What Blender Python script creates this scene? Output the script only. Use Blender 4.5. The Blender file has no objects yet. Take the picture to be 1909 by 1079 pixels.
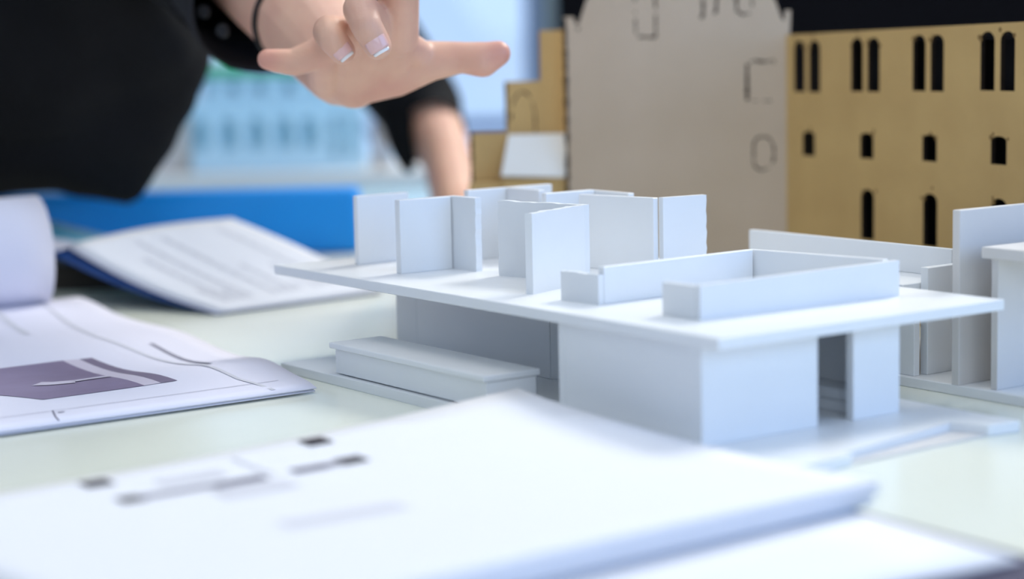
import bpy, bmesh, math, random
from mathutils import Vector, Matrix, noise
random.seed(7)
S = bpy.context.scene
C = S.collection

# ------------------------------------------------------------------ camera, world, light, exposure
PITCH, ROLL, CAMZ = 0.12589, -0.02075, 0.17254
fw = Vector((0, math.cos(PITCH), -math.sin(PITCH)))
up0 = Vector((0, math.sin(PITCH), math.cos(PITCH)))
rt0 = Vector((1, 0, 0))
rt = rt0 * math.cos(ROLL) + up0 * math.sin(ROLL)
up = up0 * math.cos(ROLL) - rt0 * math.sin(ROLL)
cam = bpy.data.cameras.new('camera')
camo = bpy.data.objects.new('camera', cam)
C.objects.link(camo)
camo.matrix_world = Matrix(((rt.x, up.x, -fw.x, 0), (rt.y, up.y, -fw.y, 0), (rt.z, up.z, -fw.z, CAMZ), (0, 0, 0, 1)))
cam.sensor_width = 36.0
cam.lens = 3712 / 1909 * 36.0
cam.clip_start = 0.05
cam.dof.use_dof = True
cam.dof.focus_distance = 0.985
cam.dof.aperture_fstop = 3.8
cam.dof.aperture_blades = 0
S.camera = camo

S.view_settings.view_transform = 'Standard'
S.view_settings.look = 'None'
S.view_settings.gamma = 1.0
S.view_settings.use_curve_mapping = False
S.view_settings.exposure = 0.0

W = bpy.data.worlds.new('daylight')
S.world = W
W.use_nodes = True
bg = W.node_tree.nodes['Background']
bg.inputs[0].default_value = (0.53, 0.71, 1.0, 1)
bg.inputs[1].default_value = 1.2


def area(name, loc, target, sx, sy, power, col):
    l = bpy.data.lights.new(name, 'AREA')
    l.shape = 'RECTANGLE'
    l.size, l.size_y = sx, sy
    l.energy = power
    l.color = col
    o = bpy.data.objects.new(name, l)
    C.objects.link(o)
    o.location = loc
    o.rotation_euler = (Vector(target) - Vector(loc)).to_track_quat('-Z', 'Y').to_euler()
    return o


area('window_daylight_right', (2.5, -0.5, 0.95), (0.1, 0.85, 0.1), 2.2, 1.7, 33, (0.28, 0.52, 1.0))
area('window_daylight_front', (0.4, -2.2, 1.0), (0.1, 0.9, 0.1), 2.2, 1.7, 25, (0.70, 0.83, 1.0))
area('ceiling_panel_right', (1.35, 2.6, 2.12), (0.2, 1.1, 0.0), 1.0, 1.0, 104, (1.0, 0.98, 0.91))
area('overhead_fill_mid', (-0.1, 1.15, 2.12), (-0.1, 1.15, 0), 1.0, 1.0, 9, (1.0, 0.97, 0.90))  # unseen overhead fill, added to brighten the roof deck
area('overhead_fill_far', (-0.2, 2.7, 2.12), (-0.2, 2.7, 0), 1.2, 1.2, 7, (0.9, 0.95, 1.0))  # added fill lifting the tabletops at the back, no known fixture
area('overhead_fill_near', (0.8, 0.1, 2.12), (0.6, 0.3, 0), 1.2, 0.8, 6, (0.93, 0.95, 1.0))  # fill added to brighten the foreground papers, source unseen
area('overhead_fill_left', (-1.3, 0.8, 2.12), (-0.9, 0.9, 0), 1.2, 1.2, 8, (0.9, 0.98, 1.0))  # fill lamp added on the left to balance the light



# ------------------------------------------------------------------ materials
def mat(name, col, rough=0.5, spec=0.5, var=0.0, scale=60, bump=0.0, bscale=400, sss=0.0, metallic=0.0, col2=None, coat=0.0):
    m = bpy.data.materials.new(name)
    m.use_nodes = True
    nt = m.node_tree
    b = nt.nodes['Principled BSDF']
    b.inputs['Base Color'].default_value = (*col, 1)
    b.inputs['Roughness'].default_value = rough
    b.inputs['Specular IOR Level'].default_value = spec
    b.inputs['Metallic'].default_value = metallic
    b.inputs['Coat Weight'].default_value = coat
    if sss:
        b.inputs['Subsurface Weight'].default_value = sss
        b.inputs['Subsurface Radius'].default_value = (0.006, 0.0025, 0.0015)
        b.inputs['Subsurface Scale'].default_value = 1.0
    tc = nt.nodes.new('ShaderNodeTexCoord')
    if var or col2:
        n = nt.nodes.new('ShaderNodeTexNoise')
        n.inputs['Scale'].default_value = scale
        n.inputs['Detail'].default_value = 5
        nt.links.new(tc.outputs['Object'], n.inputs['Vector'])
        r = nt.nodes.new('ShaderNodeValToRGB')
        c2 = col2 if col2 else tuple(max(0, c * (1 - var)) for c in col)
        r.color_ramp.elements[0].position = 0.3
        r.color_ramp.elements[1].position = 0.7
        r.color_ramp.elements[0].color = (*c2, 1)
        r.color_ramp.elements[1].color = (*col, 1)
        nt.links.new(n.outputs['Fac'], r.inputs['Fac'])
        nt.links.new(r.outputs['Color'], b.inputs['Base Color'])
    if bump:
        n2 = nt.nodes.new('ShaderNodeTexNoise')
        n2.inputs['Scale'].default_value = bscale
        n2.inputs['Detail'].default_value = 4
        nt.links.new(tc.outputs['Object'], n2.inputs['Vector'])
        bp = nt.nodes.new('ShaderNodeBump')
        bp.inputs['Strength'].default_value = bump
        bp.inputs['Distance'].default_value = 0.001
        nt.links.new(n2.outputs['Fac'], bp.inputs['Height'])
        nt.links.new(bp.outputs['Normal'], b.inputs['Normal'])
    return m


M = {}
M['board'] = mat('foam_board', (0.83, 0.85, 0.87), 0.38, 0.45, 0.02, 40, 0.03, 300)
M['board2'] = mat('foam_board_shade_grey', (0.68, 0.66, 0.645), 0.5, 0.35, 0.03, 40, 0.03, 300)  # greyed so the second model's panels look shaded
M['core'] = mat('foam_core', (0.82, 0.85, 0.87), 0.8, 0.2, 0.03, 500, 0.25, 900)
M['tabletop'] = mat('pale_laminate', (0.80, 0.83, 0.735), 0.22, 0.5, 0.02, 9)
M['tabletop_glare'] = mat('window_glare_laminate', (0.46, 0.68, 0.80), 0.2, 0.5, 0.02, 9)  # window glare on the far table put into its blue colour
M['table_leg'] = mat('grey_metal', (0.35, 0.36, 0.38), 0.4, 0.5, 0, metallic=0.6)
M['paper'] = mat('white_paper', (0.80, 0.81, 0.86), 0.65, 0.3, 0.01, 30, 0.02, 700)
M['paper_lilac'] = mat('lilac_paper', (0.78, 0.77, 0.88), 0.6, 0.3, 0.01, 30, 0.02, 700)
M['ink'] = mat('black_ink', (0.02, 0.015, 0.025), 0.6)
M['ink_dark'] = mat('dark_grey_ink', (0.12, 0.11, 0.17), 0.6)
M['ink_mid'] = mat('grey_ink', (0.28, 0.27, 0.34), 0.6)
M['ink_pale'] = mat('pale_grey_ink', (0.64, 0.64, 0.70), 0.6)
M['ink_faint'] = mat('faint_grey_ink', (0.66, 0.66, 0.72), 0.6)
M['photo'] = mat('purple_photo_print', (0.29, 0.235, 0.36), 0.5, 0.4, 0, 18, col2=(0.23, 0.18, 0.27))
M['photo_dark'] = mat('dark_photo_print', (0.22, 0.18, 0.26), 0.5, 0.4)
M['photo_light'] = mat('light_photo_print', (0.66, 0.60, 0.70), 0.5, 0.4)
M['blue'] = mat('blue_plastic', (0.008, 0.34, 0.95), 0.35, 0.4, 0.05, 14)
M['cover_blue'] = mat('blue_cover', (0.006, 0.055, 0.24), 0.4, 0.4)
M['cover_teal'] = mat('teal_cover_edge', (0.10, 0.42, 0.55), 0.4, 0.4)
M['navy'] = mat('navy_cover', (0.012, 0.014, 0.07), 0.5, 0.3)
M['inside_shade'] = mat('inside_shade', (0.012, 0.012, 0.014), 0.9, 0.1)
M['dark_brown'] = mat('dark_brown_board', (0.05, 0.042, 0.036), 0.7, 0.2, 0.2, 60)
M['wood'] = mat('laser_cut_board', (0.63, 0.425, 0.175), 0.55, 0.3, 0, 25, 0.08, 500, col2=(0.55, 0.36, 0.145))
M['wood_grey'] = mat('greyish_laser_cut_board', (0.58, 0.46, 0.345), 0.42, 0.55, 0, 14, 0.08, 500, col2=(0.52, 0.405, 0.29))
M['burn'] = mat('scorched_edge', (0.022, 0.014, 0.009), 0.8, 0.2, 0.4, 200)
M['scorch'] = mat('scorch_stain', (0.27, 0.165, 0.06), 0.7, 0.2, 0.2, 300)
M['card'] = mat('white_card', (0.85, 0.85, 0.82), 0.6, 0.3, 0.02, 40)
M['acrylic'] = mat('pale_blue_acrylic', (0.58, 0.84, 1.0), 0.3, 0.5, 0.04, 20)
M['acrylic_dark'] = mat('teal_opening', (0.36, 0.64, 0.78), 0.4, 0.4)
M['green'] = mat('green_roof', (0.03, 0.42, 0.18), 0.5, 0.4, 0.1, 30)
M['taupe'] = mat('taupe_card', (0.36, 0.32, 0.30), 0.6, 0.3)
M['skin'] = mat('skin', (0.78, 0.47, 0.33), 0.45, 0.4, 0, 45, 0.12, 700, sss=0.18, col2=(0.70, 0.385, 0.28))
nt_ = M['skin'].node_tree
b_ = nt_.nodes['Principled BSDF']
src = b_.inputs['Base Color'].links[0].from_socket
an = nt_.nodes.new('ShaderNodeAttribute')
an.attribute_name = 'blush'
mixn = nt_.nodes.new('ShaderNodeMix')
mixn.data_type = 'RGBA'
for i_ in mixn.inputs:
    if i_.name == 'A' and i_.type == 'RGBA':
        nt_.links.new(src, i_)
    if i_.name == 'B' and i_.type == 'RGBA':
        i_.default_value = (0.64, 0.25, 0.20, 1)
mu = nt_.nodes.new('ShaderNodeMath')
mu.operation = 'MULTIPLY'
mu.inputs[1].default_value = 0.75
nt_.links.new(an.outputs['Fac'], mu.inputs[0])
nt_.links.new(mu.outputs[0], mixn.inputs[0])
nt_.links.new([o_ for o_ in mixn.outputs if o_.type == 'RGBA'][0], b_.inputs['Base Color'])
M['nail'] = mat('fingernail', (0.82, 0.50, 0.46), 0.12, 0.7)
M['nail_tip'] = mat('white_nail_tip', (0.88, 0.85, 0.83), 0.2, 0.6)
M['shirt'] = mat('black_fabric', (0.0075, 0.0075, 0.009), 0.85, 0.2, 0.2, 30, 0.2, 1500)
M['cuff'] = mat('charcoal_cuff_fabric', (0.026, 0.026, 0.03), 0.85, 0.2, 0.2, 30, 0.2, 1500)
M['button'] = mat('black_button', (0.015, 0.015, 0.017), 0.6, 0.25)
M['cord'] = mat('black_cord', (0.012, 0.012, 0.012), 0.5, 0.3)
M['trousers'] = mat('dark_trousers', (0.02, 0.022, 0.03), 0.9, 0.2)
M['hair'] = mat('dark_hair', (0.03, 0.02, 0.015), 0.5, 0.4)
M['eye'] = mat('eye_white', (0.8, 0.8, 0.78), 0.2)
M['shoe'] = mat('black_shoe', (0.01, 0.01, 0.01), 0.4)
M['floor'] = mat('grey_floor', (0.30, 0.30, 0.31), 0.6, 0.3, 0.1, 3)
M['wall'] = mat('white_wall', (0.66, 0.74, 0.85), 0.8, 0.2, 0.02, 4)
M['wall_dark'] = mat('black_wall', (0.006, 0.006, 0.008), 0.95, 0.05, 0.1, 4)
M['ceiling'] = mat('white_ceiling', (0.8, 0.8, 0.8), 0.9, 0.1)
M['frame'] = mat('blue_grey_frame', (0.11, 0.19, 0.42), 0.4, 0.5)
M['frame_pale'] = mat('grey_frame', (0.22, 0.29, 0.33), 0.4, 0.5)
g = bpy.data.materials.new('window_glass')
g.use_nodes = True
gn = g.node_tree
for n in list(gn.nodes):
    if n.type != 'OUTPUT_MATERIAL':
        gn.nodes.remove(n)
t_ = gn.nodes.new('ShaderNodeBsdfTransparent')
t_.inputs[0].default_value = (0.93, 0.96, 0.98, 1)
gl = gn.nodes.new('ShaderNodeBsdfGlossy')
gl.inputs['Roughness'].default_value = 0.03
mx = gn.nodes.new('ShaderNodeMixShader')
mx.inputs[0].default_value = 0.04
gn.links.new(t_.outputs[0], mx.inputs[1])
gn.links.new(gl.outputs[0], mx.inputs[2])
gn.links.new(mx.outputs[0], gn.nodes['Material Output'].inputs[0])
M['glass'] = g


# ------------------------------------------------------------------ helpers
def link(name, me, material=None, parent=None, smooth=False):
    o = bpy.data.objects.new(name, me)
    C.objects.link(o)
    if material is not None:
        me.materials.clear()
        me.materials.append(M[material] if isinstance(material, str) else material)
    if parent is not None:
        o.parent = parent
    if smooth:
        me.polygons.foreach_set('use_smooth', [True] * len(me.polygons))
    return o


def from_bm(name, bm, material=None, parent=None, smooth=False):
    bmesh.ops.recalc_face_normals(bm, faces=bm.faces)
    me = bpy.data.meshes.new(name)
    bm.to_mesh(me)
    bm.free()
    return link(name, me, material, parent, smooth)


def tag(o, label, cat, group=None):
    o['label'] = label
    o['category'] = cat
    if group:
        o['group'] = group
    return o


def struct(o):
    o['kind'] = 'structure'
    return o


def thing(name, label, cat, loc=(0, 0, 0), rz=0.0, group=None):
    o = bpy.data.objects.new(name, None)
    o.empty_display_size = 0.05
    C.objects.link(o)
    o.location = loc
    o.rotation_euler = (0, 0, rz)
    return tag(o, label, cat, group)


def bevel(bm, w, seg=1):
    if w:
        bmesh.ops.bevel(bm, geom=bm.edges[:], offset=w, segments=seg, affect='EDGES', profile=0.5)


def add_box(bm, x0, x1, y0, y1, z0, z1, M4=None):
    vs = [bm.verts.new((x, y, z)) for z in (z0, z1) for x, y in ((x0, y0), (x1, y0), (x1, y1), (x0, y1))]
    for f in ((3, 2, 1, 0), (4, 5, 6, 7), (0, 1, 5, 4), (1, 2, 6, 5), (2, 3, 7, 6), (3, 0, 4, 7)):
        bm.faces.new([vs[i] for i in f])
    if M4:
        bmesh.ops.transform(bm, matrix=M4, verts=vs)
    return vs


def box(name, x0, x1, y0, y1, z0, z1, material, parent=None, bw=0.0004, seg=1):
    bm = bmesh.new()
    add_box(bm, x0, x1, y0, y1, z0, z1)
    bevel(bm, bw, seg)
    return from_bm(name, bm, material, parent)


def prism(name, pts, z0, z1, material, parent=None, bw=0.0004):
    """footprint polygon extruded upwards"""
    bm = bmesh.new()
    a = [bm.verts.new((x, y, z0)) for x, y in pts]
    b = [bm.verts.new((x, y, z1)) for x, y in pts]
    n = len(pts)
    bm.faces.new(a[::-1])
    bm.faces.new(b)
    for i in range(n):
        bm.faces.new((a[i], a[(i + 1) % n], b[(i + 1) % n], b[i]))
    bevel(bm, bw)
    return from_bm(name, bm, material, parent)


def panel(name, p, q, th, z0, z1, material, parent, zq=None, ragged=(), seed=0, bw=0.0003, lean=0.0):
    """upright board from footprint p to q (mm), its thickness th (mm) to the left of p->q;
    ragged: which of 'p','q','top' are rough cut; zq: top height at q"""
    rnd = random.Random(seed)
    p = Vector(p) / 1000
    q = Vector(q) / 1000
    d = q - p
    L = d.length
    d.normalize()
    nrm = Vector((-d.y, d.x)) * th / 1000
    z0 /= 1000
    z1 /= 1000
    zq = z1 if zq is None else zq / 1000
    out = []

    def seg(a, b, rough):
        if not rough:
            out.append(a)
            return
        n = 14
        for i in range(n):
            t = i / n
            j = rnd.uniform(-1, 1) * 0.00032 if i else 0
            e = (b - a).normalized()
            out.append(a.lerp(b, t) + Vector((e.y, -e.x)) * j)
    c = [Vector((0, z0)), Vector((L, z0)), Vector((L, zq)), Vector((0, z1))]
    seg(c[0], c[1], False)
    seg(c[1], c[2], 'q' in ragged)
    seg(c[2], c[3], 'top' in ragged)
    seg(c[3], c[0], 'p' in ragged)
    bm = bmesh.new()

    def P(s, off):
        x = p + d * s.x + nrm * off
        return bm.verts.new((x.x + lean * (s.y - z0), x.y, s.y))
    A = [P(s, 0) for s in out]
    B = [P(s, 1) for s in out]
    n = len(out)
    bm.faces.new(A)
    bm.faces.new(B[::-1])
    for i in range(n):
        bm.faces.new((A[(i + 1) % n], A[i], B[i], B[(i + 1) % n]))
    if not ragged:
        bevel(bm, bw)
    return from_bm(name, bm, material, parent)


def curve_plate(name, outline, holes, th, material, parent=None, edge_material=None, bw=0.0):
    """flat board in the XZ plane (front at y=0, back at y=th) with real cut-outs"""
    cu = bpy.data.curves.new(name, 'CURVE')
    cu.dimensions = '2D'
    cu.fill_mode = 'BOTH'
    cu.extrude = th / 2
    cu.bevel_depth = bw
    for loop in [outline] + holes:
        sp = cu.splines.new('POLY')
        sp.points.add(len(loop) - 1)
        for i, (x, z) in enumerate(loop):
            sp.points[i].co = (x, z, 0, 1)
        sp.use_cyclic_u = True
    tmp = bpy.data.objects.new('tmp', cu)
    C.objects.link(tmp)
    dg = bpy.context.evaluated_depsgraph_get()
    me = bpy.data.meshes.new_from_object(tmp.evaluated_get(dg))
    bpy.data.objects.remove(tmp)
    bpy.data.curves.remove(cu)
    me.transform(Matrix.Translation((0, th / 2, 0)) @ Matrix.Rotation(math.pi / 2, 4, 'X'))
    me.name = name
    o = link(name, me, material, parent)
    if edge_material:
        me.materials.append(M[edge_material])
        for f in me.polygons:
            if abs(f.normal.y) < 0.5:
                f.material_index = 1
    return o


def tube_bm(bm, pts, radii, n=12, caps=True, squash=None):
    rings = []
    pts = [Vector(p) for p in pts]
    prev = None
    for i, p in enumerate(pts):
        t = (pts[min(i + 1, len(pts) - 1)] - pts[max(i - 1, 0)]).normalized()
        if prev is None:
            a = t.orthogonal().normalized()
        else:
            a = (prev - t * prev.dot(t)).normalized()
        prev = a
        b = t.cross(a)
        r = radii[i] if not isinstance(radii, (int, float)) else radii
        rings.append([bm.verts.new(p + (a * math.cos(k * 2 * math.pi / n) + b * math.sin(k * 2 * math.pi / n)) * r) for k in range(n)])
    for i in range(len(rings) - 1):
        for k in range(n):
            bm.faces.new((rings[i][k], rings[i][(k + 1) % n], rings[i + 1][(k + 1) % n], rings[i + 1][k]))
    if caps:
        bm.faces.new(rings[0][::-1])
        bm.faces.new(rings[-1])
    return rings


def remesh_blob(name, segs, voxel, smooth_iter=6, extra=None):
    """one continuous skin grown over tapered limbs: segs = (p, rp, q, rq)"""
    bm = bmesh.new()
    for (p, rp, q, rq) in segs:
        b2 = bmesh.new()
        for c, r in ((p, rp), (q, rq)):
            bmesh.ops.create_uvsphere(b2, u_segments=14, v_segments=9, radius=r, matrix=Matrix.Translation(c))
        res = bmesh.ops.convex_hull(b2, input=b2.verts[:])
        bmesh.ops.delete(b2, geom=[v for v in b2.verts if not v.link_faces], context='VERTS')
        junk = [f for f in b2.faces if f not in {g_ for g_ in res['geom'] if isinstance(g_, bmesh.types.BMFace)}]
        bmesh.ops.delete(b2, geom=junk, context='FACES_ONLY')
        bmesh.ops.delete(b2, geom=[v for v in b2.verts if not v.link_faces], context='VERTS')
        bmesh.ops.recalc_face_normals(b2, faces=b2.faces)
        me = bpy.data.meshes.new('t')
        b2.to_mesh(me)
        b2.free()
        bm.from_mesh(me)
        bpy.data.meshes.remove(me)
    if extra:
        extra(bm)
    me = bpy.data.meshes.new(name)
    bm.to_mesh(me)
    bm.free()
    o = bpy.data.objects.new('tmp', me)
    C.objects.link(o)
    r = o.modifiers.new('r', 'REMESH')
    r.mode = 'VOXEL'
    r.voxel_size = voxel
    r.use_smooth_shade = True
    s = o.modifiers.new('s', 'SMOOTH')
    s.factor = 0.5
    s.iterations = smooth_iter
    dg = bpy.context.evaluated_depsgraph_get()
    out = bpy.data.meshes.new_from_object(o.evaluated_get(dg))
    bpy.data.objects.remove(o)
    bpy.data.meshes.remove(me)
    out.name = name
    return out


def sheet_grid(name, fn, na, nb, th, material, parent=None, back=None):
    """thin curved sheet: fn(s,t) -> Vector for s,t in 0..1, given thickness downwards"""
    bm = bmesh.new()
    top = [[bm.verts.new(fn(i / na, j / nb)) for j in range(nb + 1)] for i in range(na + 1)]
    bm.verts.ensure_lookup_table()

    def normal(i, j):
        a = Vector(fn(min(i + 1, na) / na, j / nb)) - Vector(fn(max(i - 1, 0) / na, j / nb))
        b = Vector(fn(i / na, min(j + 1, nb) / nb)) - Vector(fn(i / na, max(j - 1, 0) / nb))
        return a.cross(b).normalized()
    bot = [[bm.verts.new(top[i][j].co - normal(i, j) * th) for j in range(nb + 1)] for i in range(na + 1)]
    for i in range(na):
        for j in range(nb):
            bm.faces.new((top[i][j], top[i + 1][j], top[i + 1][j + 1], top[i][j + 1]))
            f = bm.faces.new((bot[i][j], bot[i][j + 1], bot[i + 1][j + 1], bot[i + 1][j]))
            f.material_index = 1 if back else 0
    for i in range(na):
        bm.faces.new((top[i][0], bot[i][0], bot[i + 1][0], top[i + 1][0]))
        bm.faces.new((top[i][nb], top[i + 1][nb], bot[i + 1][nb], bot[i][nb]))
    for j in range(nb):
        bm.faces.new((top[0][j], top[0][j + 1], bot[0][j + 1], bot[0][j]))
        bm.faces.new((top[na][j], bot[na][j], bot[na][j + 1], top[na][j + 1]))
    me = bpy.data.meshes.new(name)
    bm.to_mesh(me)
    bm.free()
    o = link(name, me, material, parent, smooth=True)
    if back:
        me.materials.append(M[back])
    return o


def print_patch(name, corners, zfn, material, parent, n=8, off=0.00025, kind=None):
    """flat printed ink patch lying on a paper: four XY corners, height taken from the sheet below"""
    bm = bmesh.new()
    c = [Vector(p) for p in corners]
    g_ = [[None] * (n + 1) for _ in range(n + 1)]
    for i in range(n + 1):
        for j in range(n + 1):
            s, t = i / n, j / n
            p = (c[0] * (1 - s) + c[1] * s) * (1 - t) + (c[3] * (1 - s) + c[2] * s) * t
            g_[i][j] = bm.verts.new((p.x, p.y, zfn(p.x, p.y) + off))
    for i in range(n):
        for j in range(n):
            bm.faces.new((g_[i][j], g_[i + 1][j], g_[i + 1][j + 1], g_[i][j + 1]))
    return from_bm(name, bm, material, parent)


def print_line(name, pts, w, zfn, material, parent, off=0.0003):
    bm = bmesh.new()
    P = [Vector(p) for p in pts]
    fine = []
    for a, b in zip(P, P[1:]):
        k = max(2, int((b - a).length / 0.012))
        fine += [a.lerp(b, i / k) for i in range(k)]
    fine.append(P[-1])
    prev = None
    for i, p in enumerate(fine):
        t = (fine[min(i + 1, len(fine) - 1)] - fine[max(i - 1, 0)]).normalized()
        nn = Vector((-t.y, t.x)) * w / 2
        row = [bm.verts.new((*(p + nn), zfn(*(p + nn)) + off)), bm.verts.new((*(p - nn), zfn(*(p - nn)) + off))]
        if prev:
            bm.faces.new((prev[0], prev[1], row[1], row[0]))
        prev = row
    return from_bm(name, bm, material, parent)


# ------------------------------------------------------------------ room
FZ, CZ = -0.75, 2.2
struct(box('floor', -3.2, 3.2, -3.2, 4.2, FZ - 0.05, FZ, 'floor', bw=0))
struct(box('ceiling', -3.2, 3.2, -3.2, 4.2, CZ, CZ + 0.05, 'ceiling', bw=0))
struct(box('wall_left', -3.25, -3.2, -3.2, 4.2, FZ, CZ, 'wall', bw=0))
struct(box('wall_right', 3.2, 3.25, -3.2, 4.2, FZ, CZ, 'wall', bw=0))
struct(box('wall_front', -3.2, 3.2, -3.25, -3.2, FZ, CZ, 'wall', bw=0))
WX0, WX1, WZ0, WZ1 = -1.9, 0.092, -0.16, 1.7
bm = bmesh.new()
for a in ((-3.2, WX0, FZ, CZ), (WX1, 3.2, FZ, CZ), (WX0, WX1, FZ, WZ0), (WX0, WX1, WZ1, CZ)):
    add_box(bm, a[0], a[1], 4.0, 4.12, a[2], a[3])
struct(from_bm('wall_back', bm, 'wall_dark'))
win = struct(bpy.data.objects.new('window_1', None))
C.objects.link(win)
win.location = (0, 4.0, 0)
box('frame_post', 0.064, 0.092, -0.03, 0.08, WZ0, WZ1, 'frame_pale', win, 0.003)
box('frame_post', 0.038, 0.064, -0.01, 0.08, WZ0, WZ1, 'frame', win, 0.003)
box('frame_post', WX0, WX0 + 0.05, -0.02, 0.08, WZ0, WZ1, 'frame', win, 0.003)
box('frame_post', -0.98, -0.94, -0.01, 0.08, WZ0, WZ1, 'frame', win, 0.003)
box('frame_rail', WX0 + 0.05, 0.038, -0.01, 0.08, WZ1 - 0.05, WZ1, 'frame', win, 0.003)
box('frame_rail', WX0 + 0.05, 0.038, -0.01, 0.08, WZ0, WZ0 + 0.04, 'frame', win, 0.003)
box('frame_rail', -0.30, 0.038, -0.01, 0.08, -0.014, 0.008, 'frame', win, 0.003)
box('frame_post', -0.33, -0.30, -0.01, 0.08, WZ0 + 0.04, WZ1 - 0.05, 'frame_pale', win, 0.003)
box('glass_pane', WX0 + 0.05, -0.98, 0.03, 0.036, WZ0 + 0.04, WZ1 - 0.05, 'glass', win, 0)
box('glass_pane', -0.94, 0.038, 0.03, 0.036, WZ0 + 0.04, WZ1 - 0.05, 'glass', win, 0)
struct(box('trim_1', WX0 - 0.05, 0.14, 3.86, 3.998, WZ0 - 0.03, WZ0 - 0.004, 'frame', bw=0.003))

# ------------------------------------------------------------------ table
tb = thing('table', 'long pale green-white work table under the papers and the white house model', 'table', (0.3, 1.4, 0))
box('tabletop', -0.92, 1.0, -1.25, 0.575, -0.028, 0.0, 'tabletop', tb, 0.003, 2)
for sx in (-0.85, 0.93):
    for sy in (-1.18, 0.50):
        box('leg', sx - 0.025, sx + 0.025, sy - 0.025, sy + 0.025, FZ, -0.028, 'table_leg', tb, 0.002)

tb2 = thing('table', 'table behind the blue box, tinted pale blue for window glare, carrying the pale blue model', 'table', (0.3, 2.5, 0))
box('tabletop', -1.0, 1.1, -0.515, 0.5, -0.025, 0.0, 'tabletop_glare', tb2, 0.003, 2)
for sx in (-0.93, 1.03):
    for sy in (-0.45, 0.44):
        box('leg', sx - 0.025, sx + 0.025, sy - 0.025, sy + 0.025, FZ, -0.025, 'table_leg', tb2, 0.002)

# ------------------------------------------------------------------ flat-roofed foam board house model
YAW = 0.61881
NX, NY = 0.08189, 0.78461
H = thing('house_model', 'white foam board house model with a wide flat roof deck carrying small upright walls', 'model', (NX, NY, 0), YAW)
# local axes: x runs along the right-hand front, y along the left-hand front (mm values below)
ZB, ZR = 46.78, 51.78
pl = [(-20, 325), (-19.5, 150), (-14.5, -37), (25, -36.5), (40, -34.5), (40, -29.6), (117, -16), (124.5, -31), (142, -33.5), (145, 325)]
prism('base_plate', [(a / 1000, b / 1000) for a, b in pl], 0.0, 0.005, 'board', H)
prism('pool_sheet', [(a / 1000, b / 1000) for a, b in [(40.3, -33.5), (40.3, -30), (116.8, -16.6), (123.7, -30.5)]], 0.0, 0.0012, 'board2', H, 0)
rs = prism('roof_slab', [(0, 0), (0.1701, 0), (0.1701, 0.3652), (0, 0.3652)], ZB / 1000, ZR / 1000, 'board', H, 0.0004)
hp = lambda nm, p, q, th, z0, z1, **k: panel(nm, p, q, th, z0, z1, k.pop('material', 'board'), H, **k)
# ground floor (p -> q with the board's thickness on the left of that direction)
hp('wall_panel', (3, 106), (3, 19), 5, 5, ZB)                       # left-hand front wall
hp('wall_panel', (3, 14), (68.4, 14), 5, 5, ZB)                   # right-hand front wall
hp('wall_panel', (89.4, 14), (118, 14), 4.5, 5, ZB)                 # narrow pier
hp('wall_panel', (3.2, 106.1), (40, 106.1), 5, 5, ZB)               # return of the front wall
hp('wall_panel', (55, 308), (54.5, 187), 5, 5, ZB)                  # recessed long wall
hp('wall_panel', (54.0, 327), (55.1, 308.1), 5, 5, ZB)              # its far end piece
hp('wall_panel', (55.0, 186.9), (58.6, 179.5), 5, 5, ZB)                # its near end piece
hp('wall_panel', (114, 72), (114, 24), 4, 15, ZB)                  # inner wall
bm = bmesh.new()
add_box(bm, 0.099, 0.1185, 0.022, 0.085, 0.005, 0.0099)
bevel(bm, 0.0004)
from_bm('step_board', bm, 'board', H)
bm = bmesh.new()
add_box(bm, 0.0995, 0.1185, 0.0225, 0.085, 0.0101, 0.015)
bevel(bm, 0.0004)
from_bm('step_board', bm, 'board', H)
box('floor_strip', 0.004, 0.052, 0.108, 0.135, 0.005, 0.0065, 'board', H, 0)
# bench: hollow body with a lid
bench = box('bench', -0.0165, 0.0115, 0.1395, 0.2735, 0.0056, 0.0178, 'board', H, 0.0003)
bench['label'] = 'low white box bench standing on the base plate'
box('lid', -0.0185, 0.0132, 0.1385, 0.2765, 0.0181, 0.0211, 'board', bench, 0.0006, 2)
# rooms on the roof deck
Z1 = 90.2
hp('roof_wall', (33.5, 331), (67, 331.5), 4, ZR, Z1 - 1, seed=1)
hp('roof_wall', (27.3, 278.3), (60, 279), 4.6, ZR, Z1, seed=2)
hp('roof_wall', (60.3, 283), (61.6, 259.3), 4, ZR, Z1, ragged=('q',), seed=3)
hp('roof_wall', (89, 305.5), (147, 306.5), 4.2, ZR, Z1, seed=4)
hp('roof_wall', (114.6, 305.3), (115.2, 276), 4, ZR, Z1, seed=5)
hp('roof_wall', (104, 254.5), (136.8, 254.5), 4.2, ZR, Z1, seed=6)
hp('roof_wall', (137, 258.7), (137, 226), 4, ZR, Z1 - 0.5, seed=7)
hp('roof_wall', (111.5, 236), (122.2, 187.5), 4, ZR, Z1, seed=8)
hp('roof_wall', (126.4, 184.9), (153.2, 182.3), 4, ZR, Z1, ragged=('q',), seed=9)
hp('roof_wall', (59.3, 235.5), (73.2, 181.5), 4, ZR, Z1, ragged=('p', 'top'), seed=10)
hp('roof_wall', (28.0, 163.2), (72.6, 180.6), 4, ZR, Z1, ragged=('top',), seed=11)
# low parapets of the terrace
hp('parapet', (25.6, 138.2), (27.5, 112.4), 3, ZR, 65.4, ragged=('top',), seed=12)
hp('parapet', (30.6, 112.2), (126, 117.4), 4, ZR, 68.8, seed=13)
hp('parapet', (126.2, 122), (139.5, 44.8), 4, ZR, 68.6, seed=14)
hp('parapet', (27.6, 68), (28.1, 47.3), 3.6, ZR, 66.2, seed=15)
hp('parapet', (28.4, 43.6), (146, 41.0), 3.4, ZR, 66.6, zq=68.0, ragged=('q',), seed=16)

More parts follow.
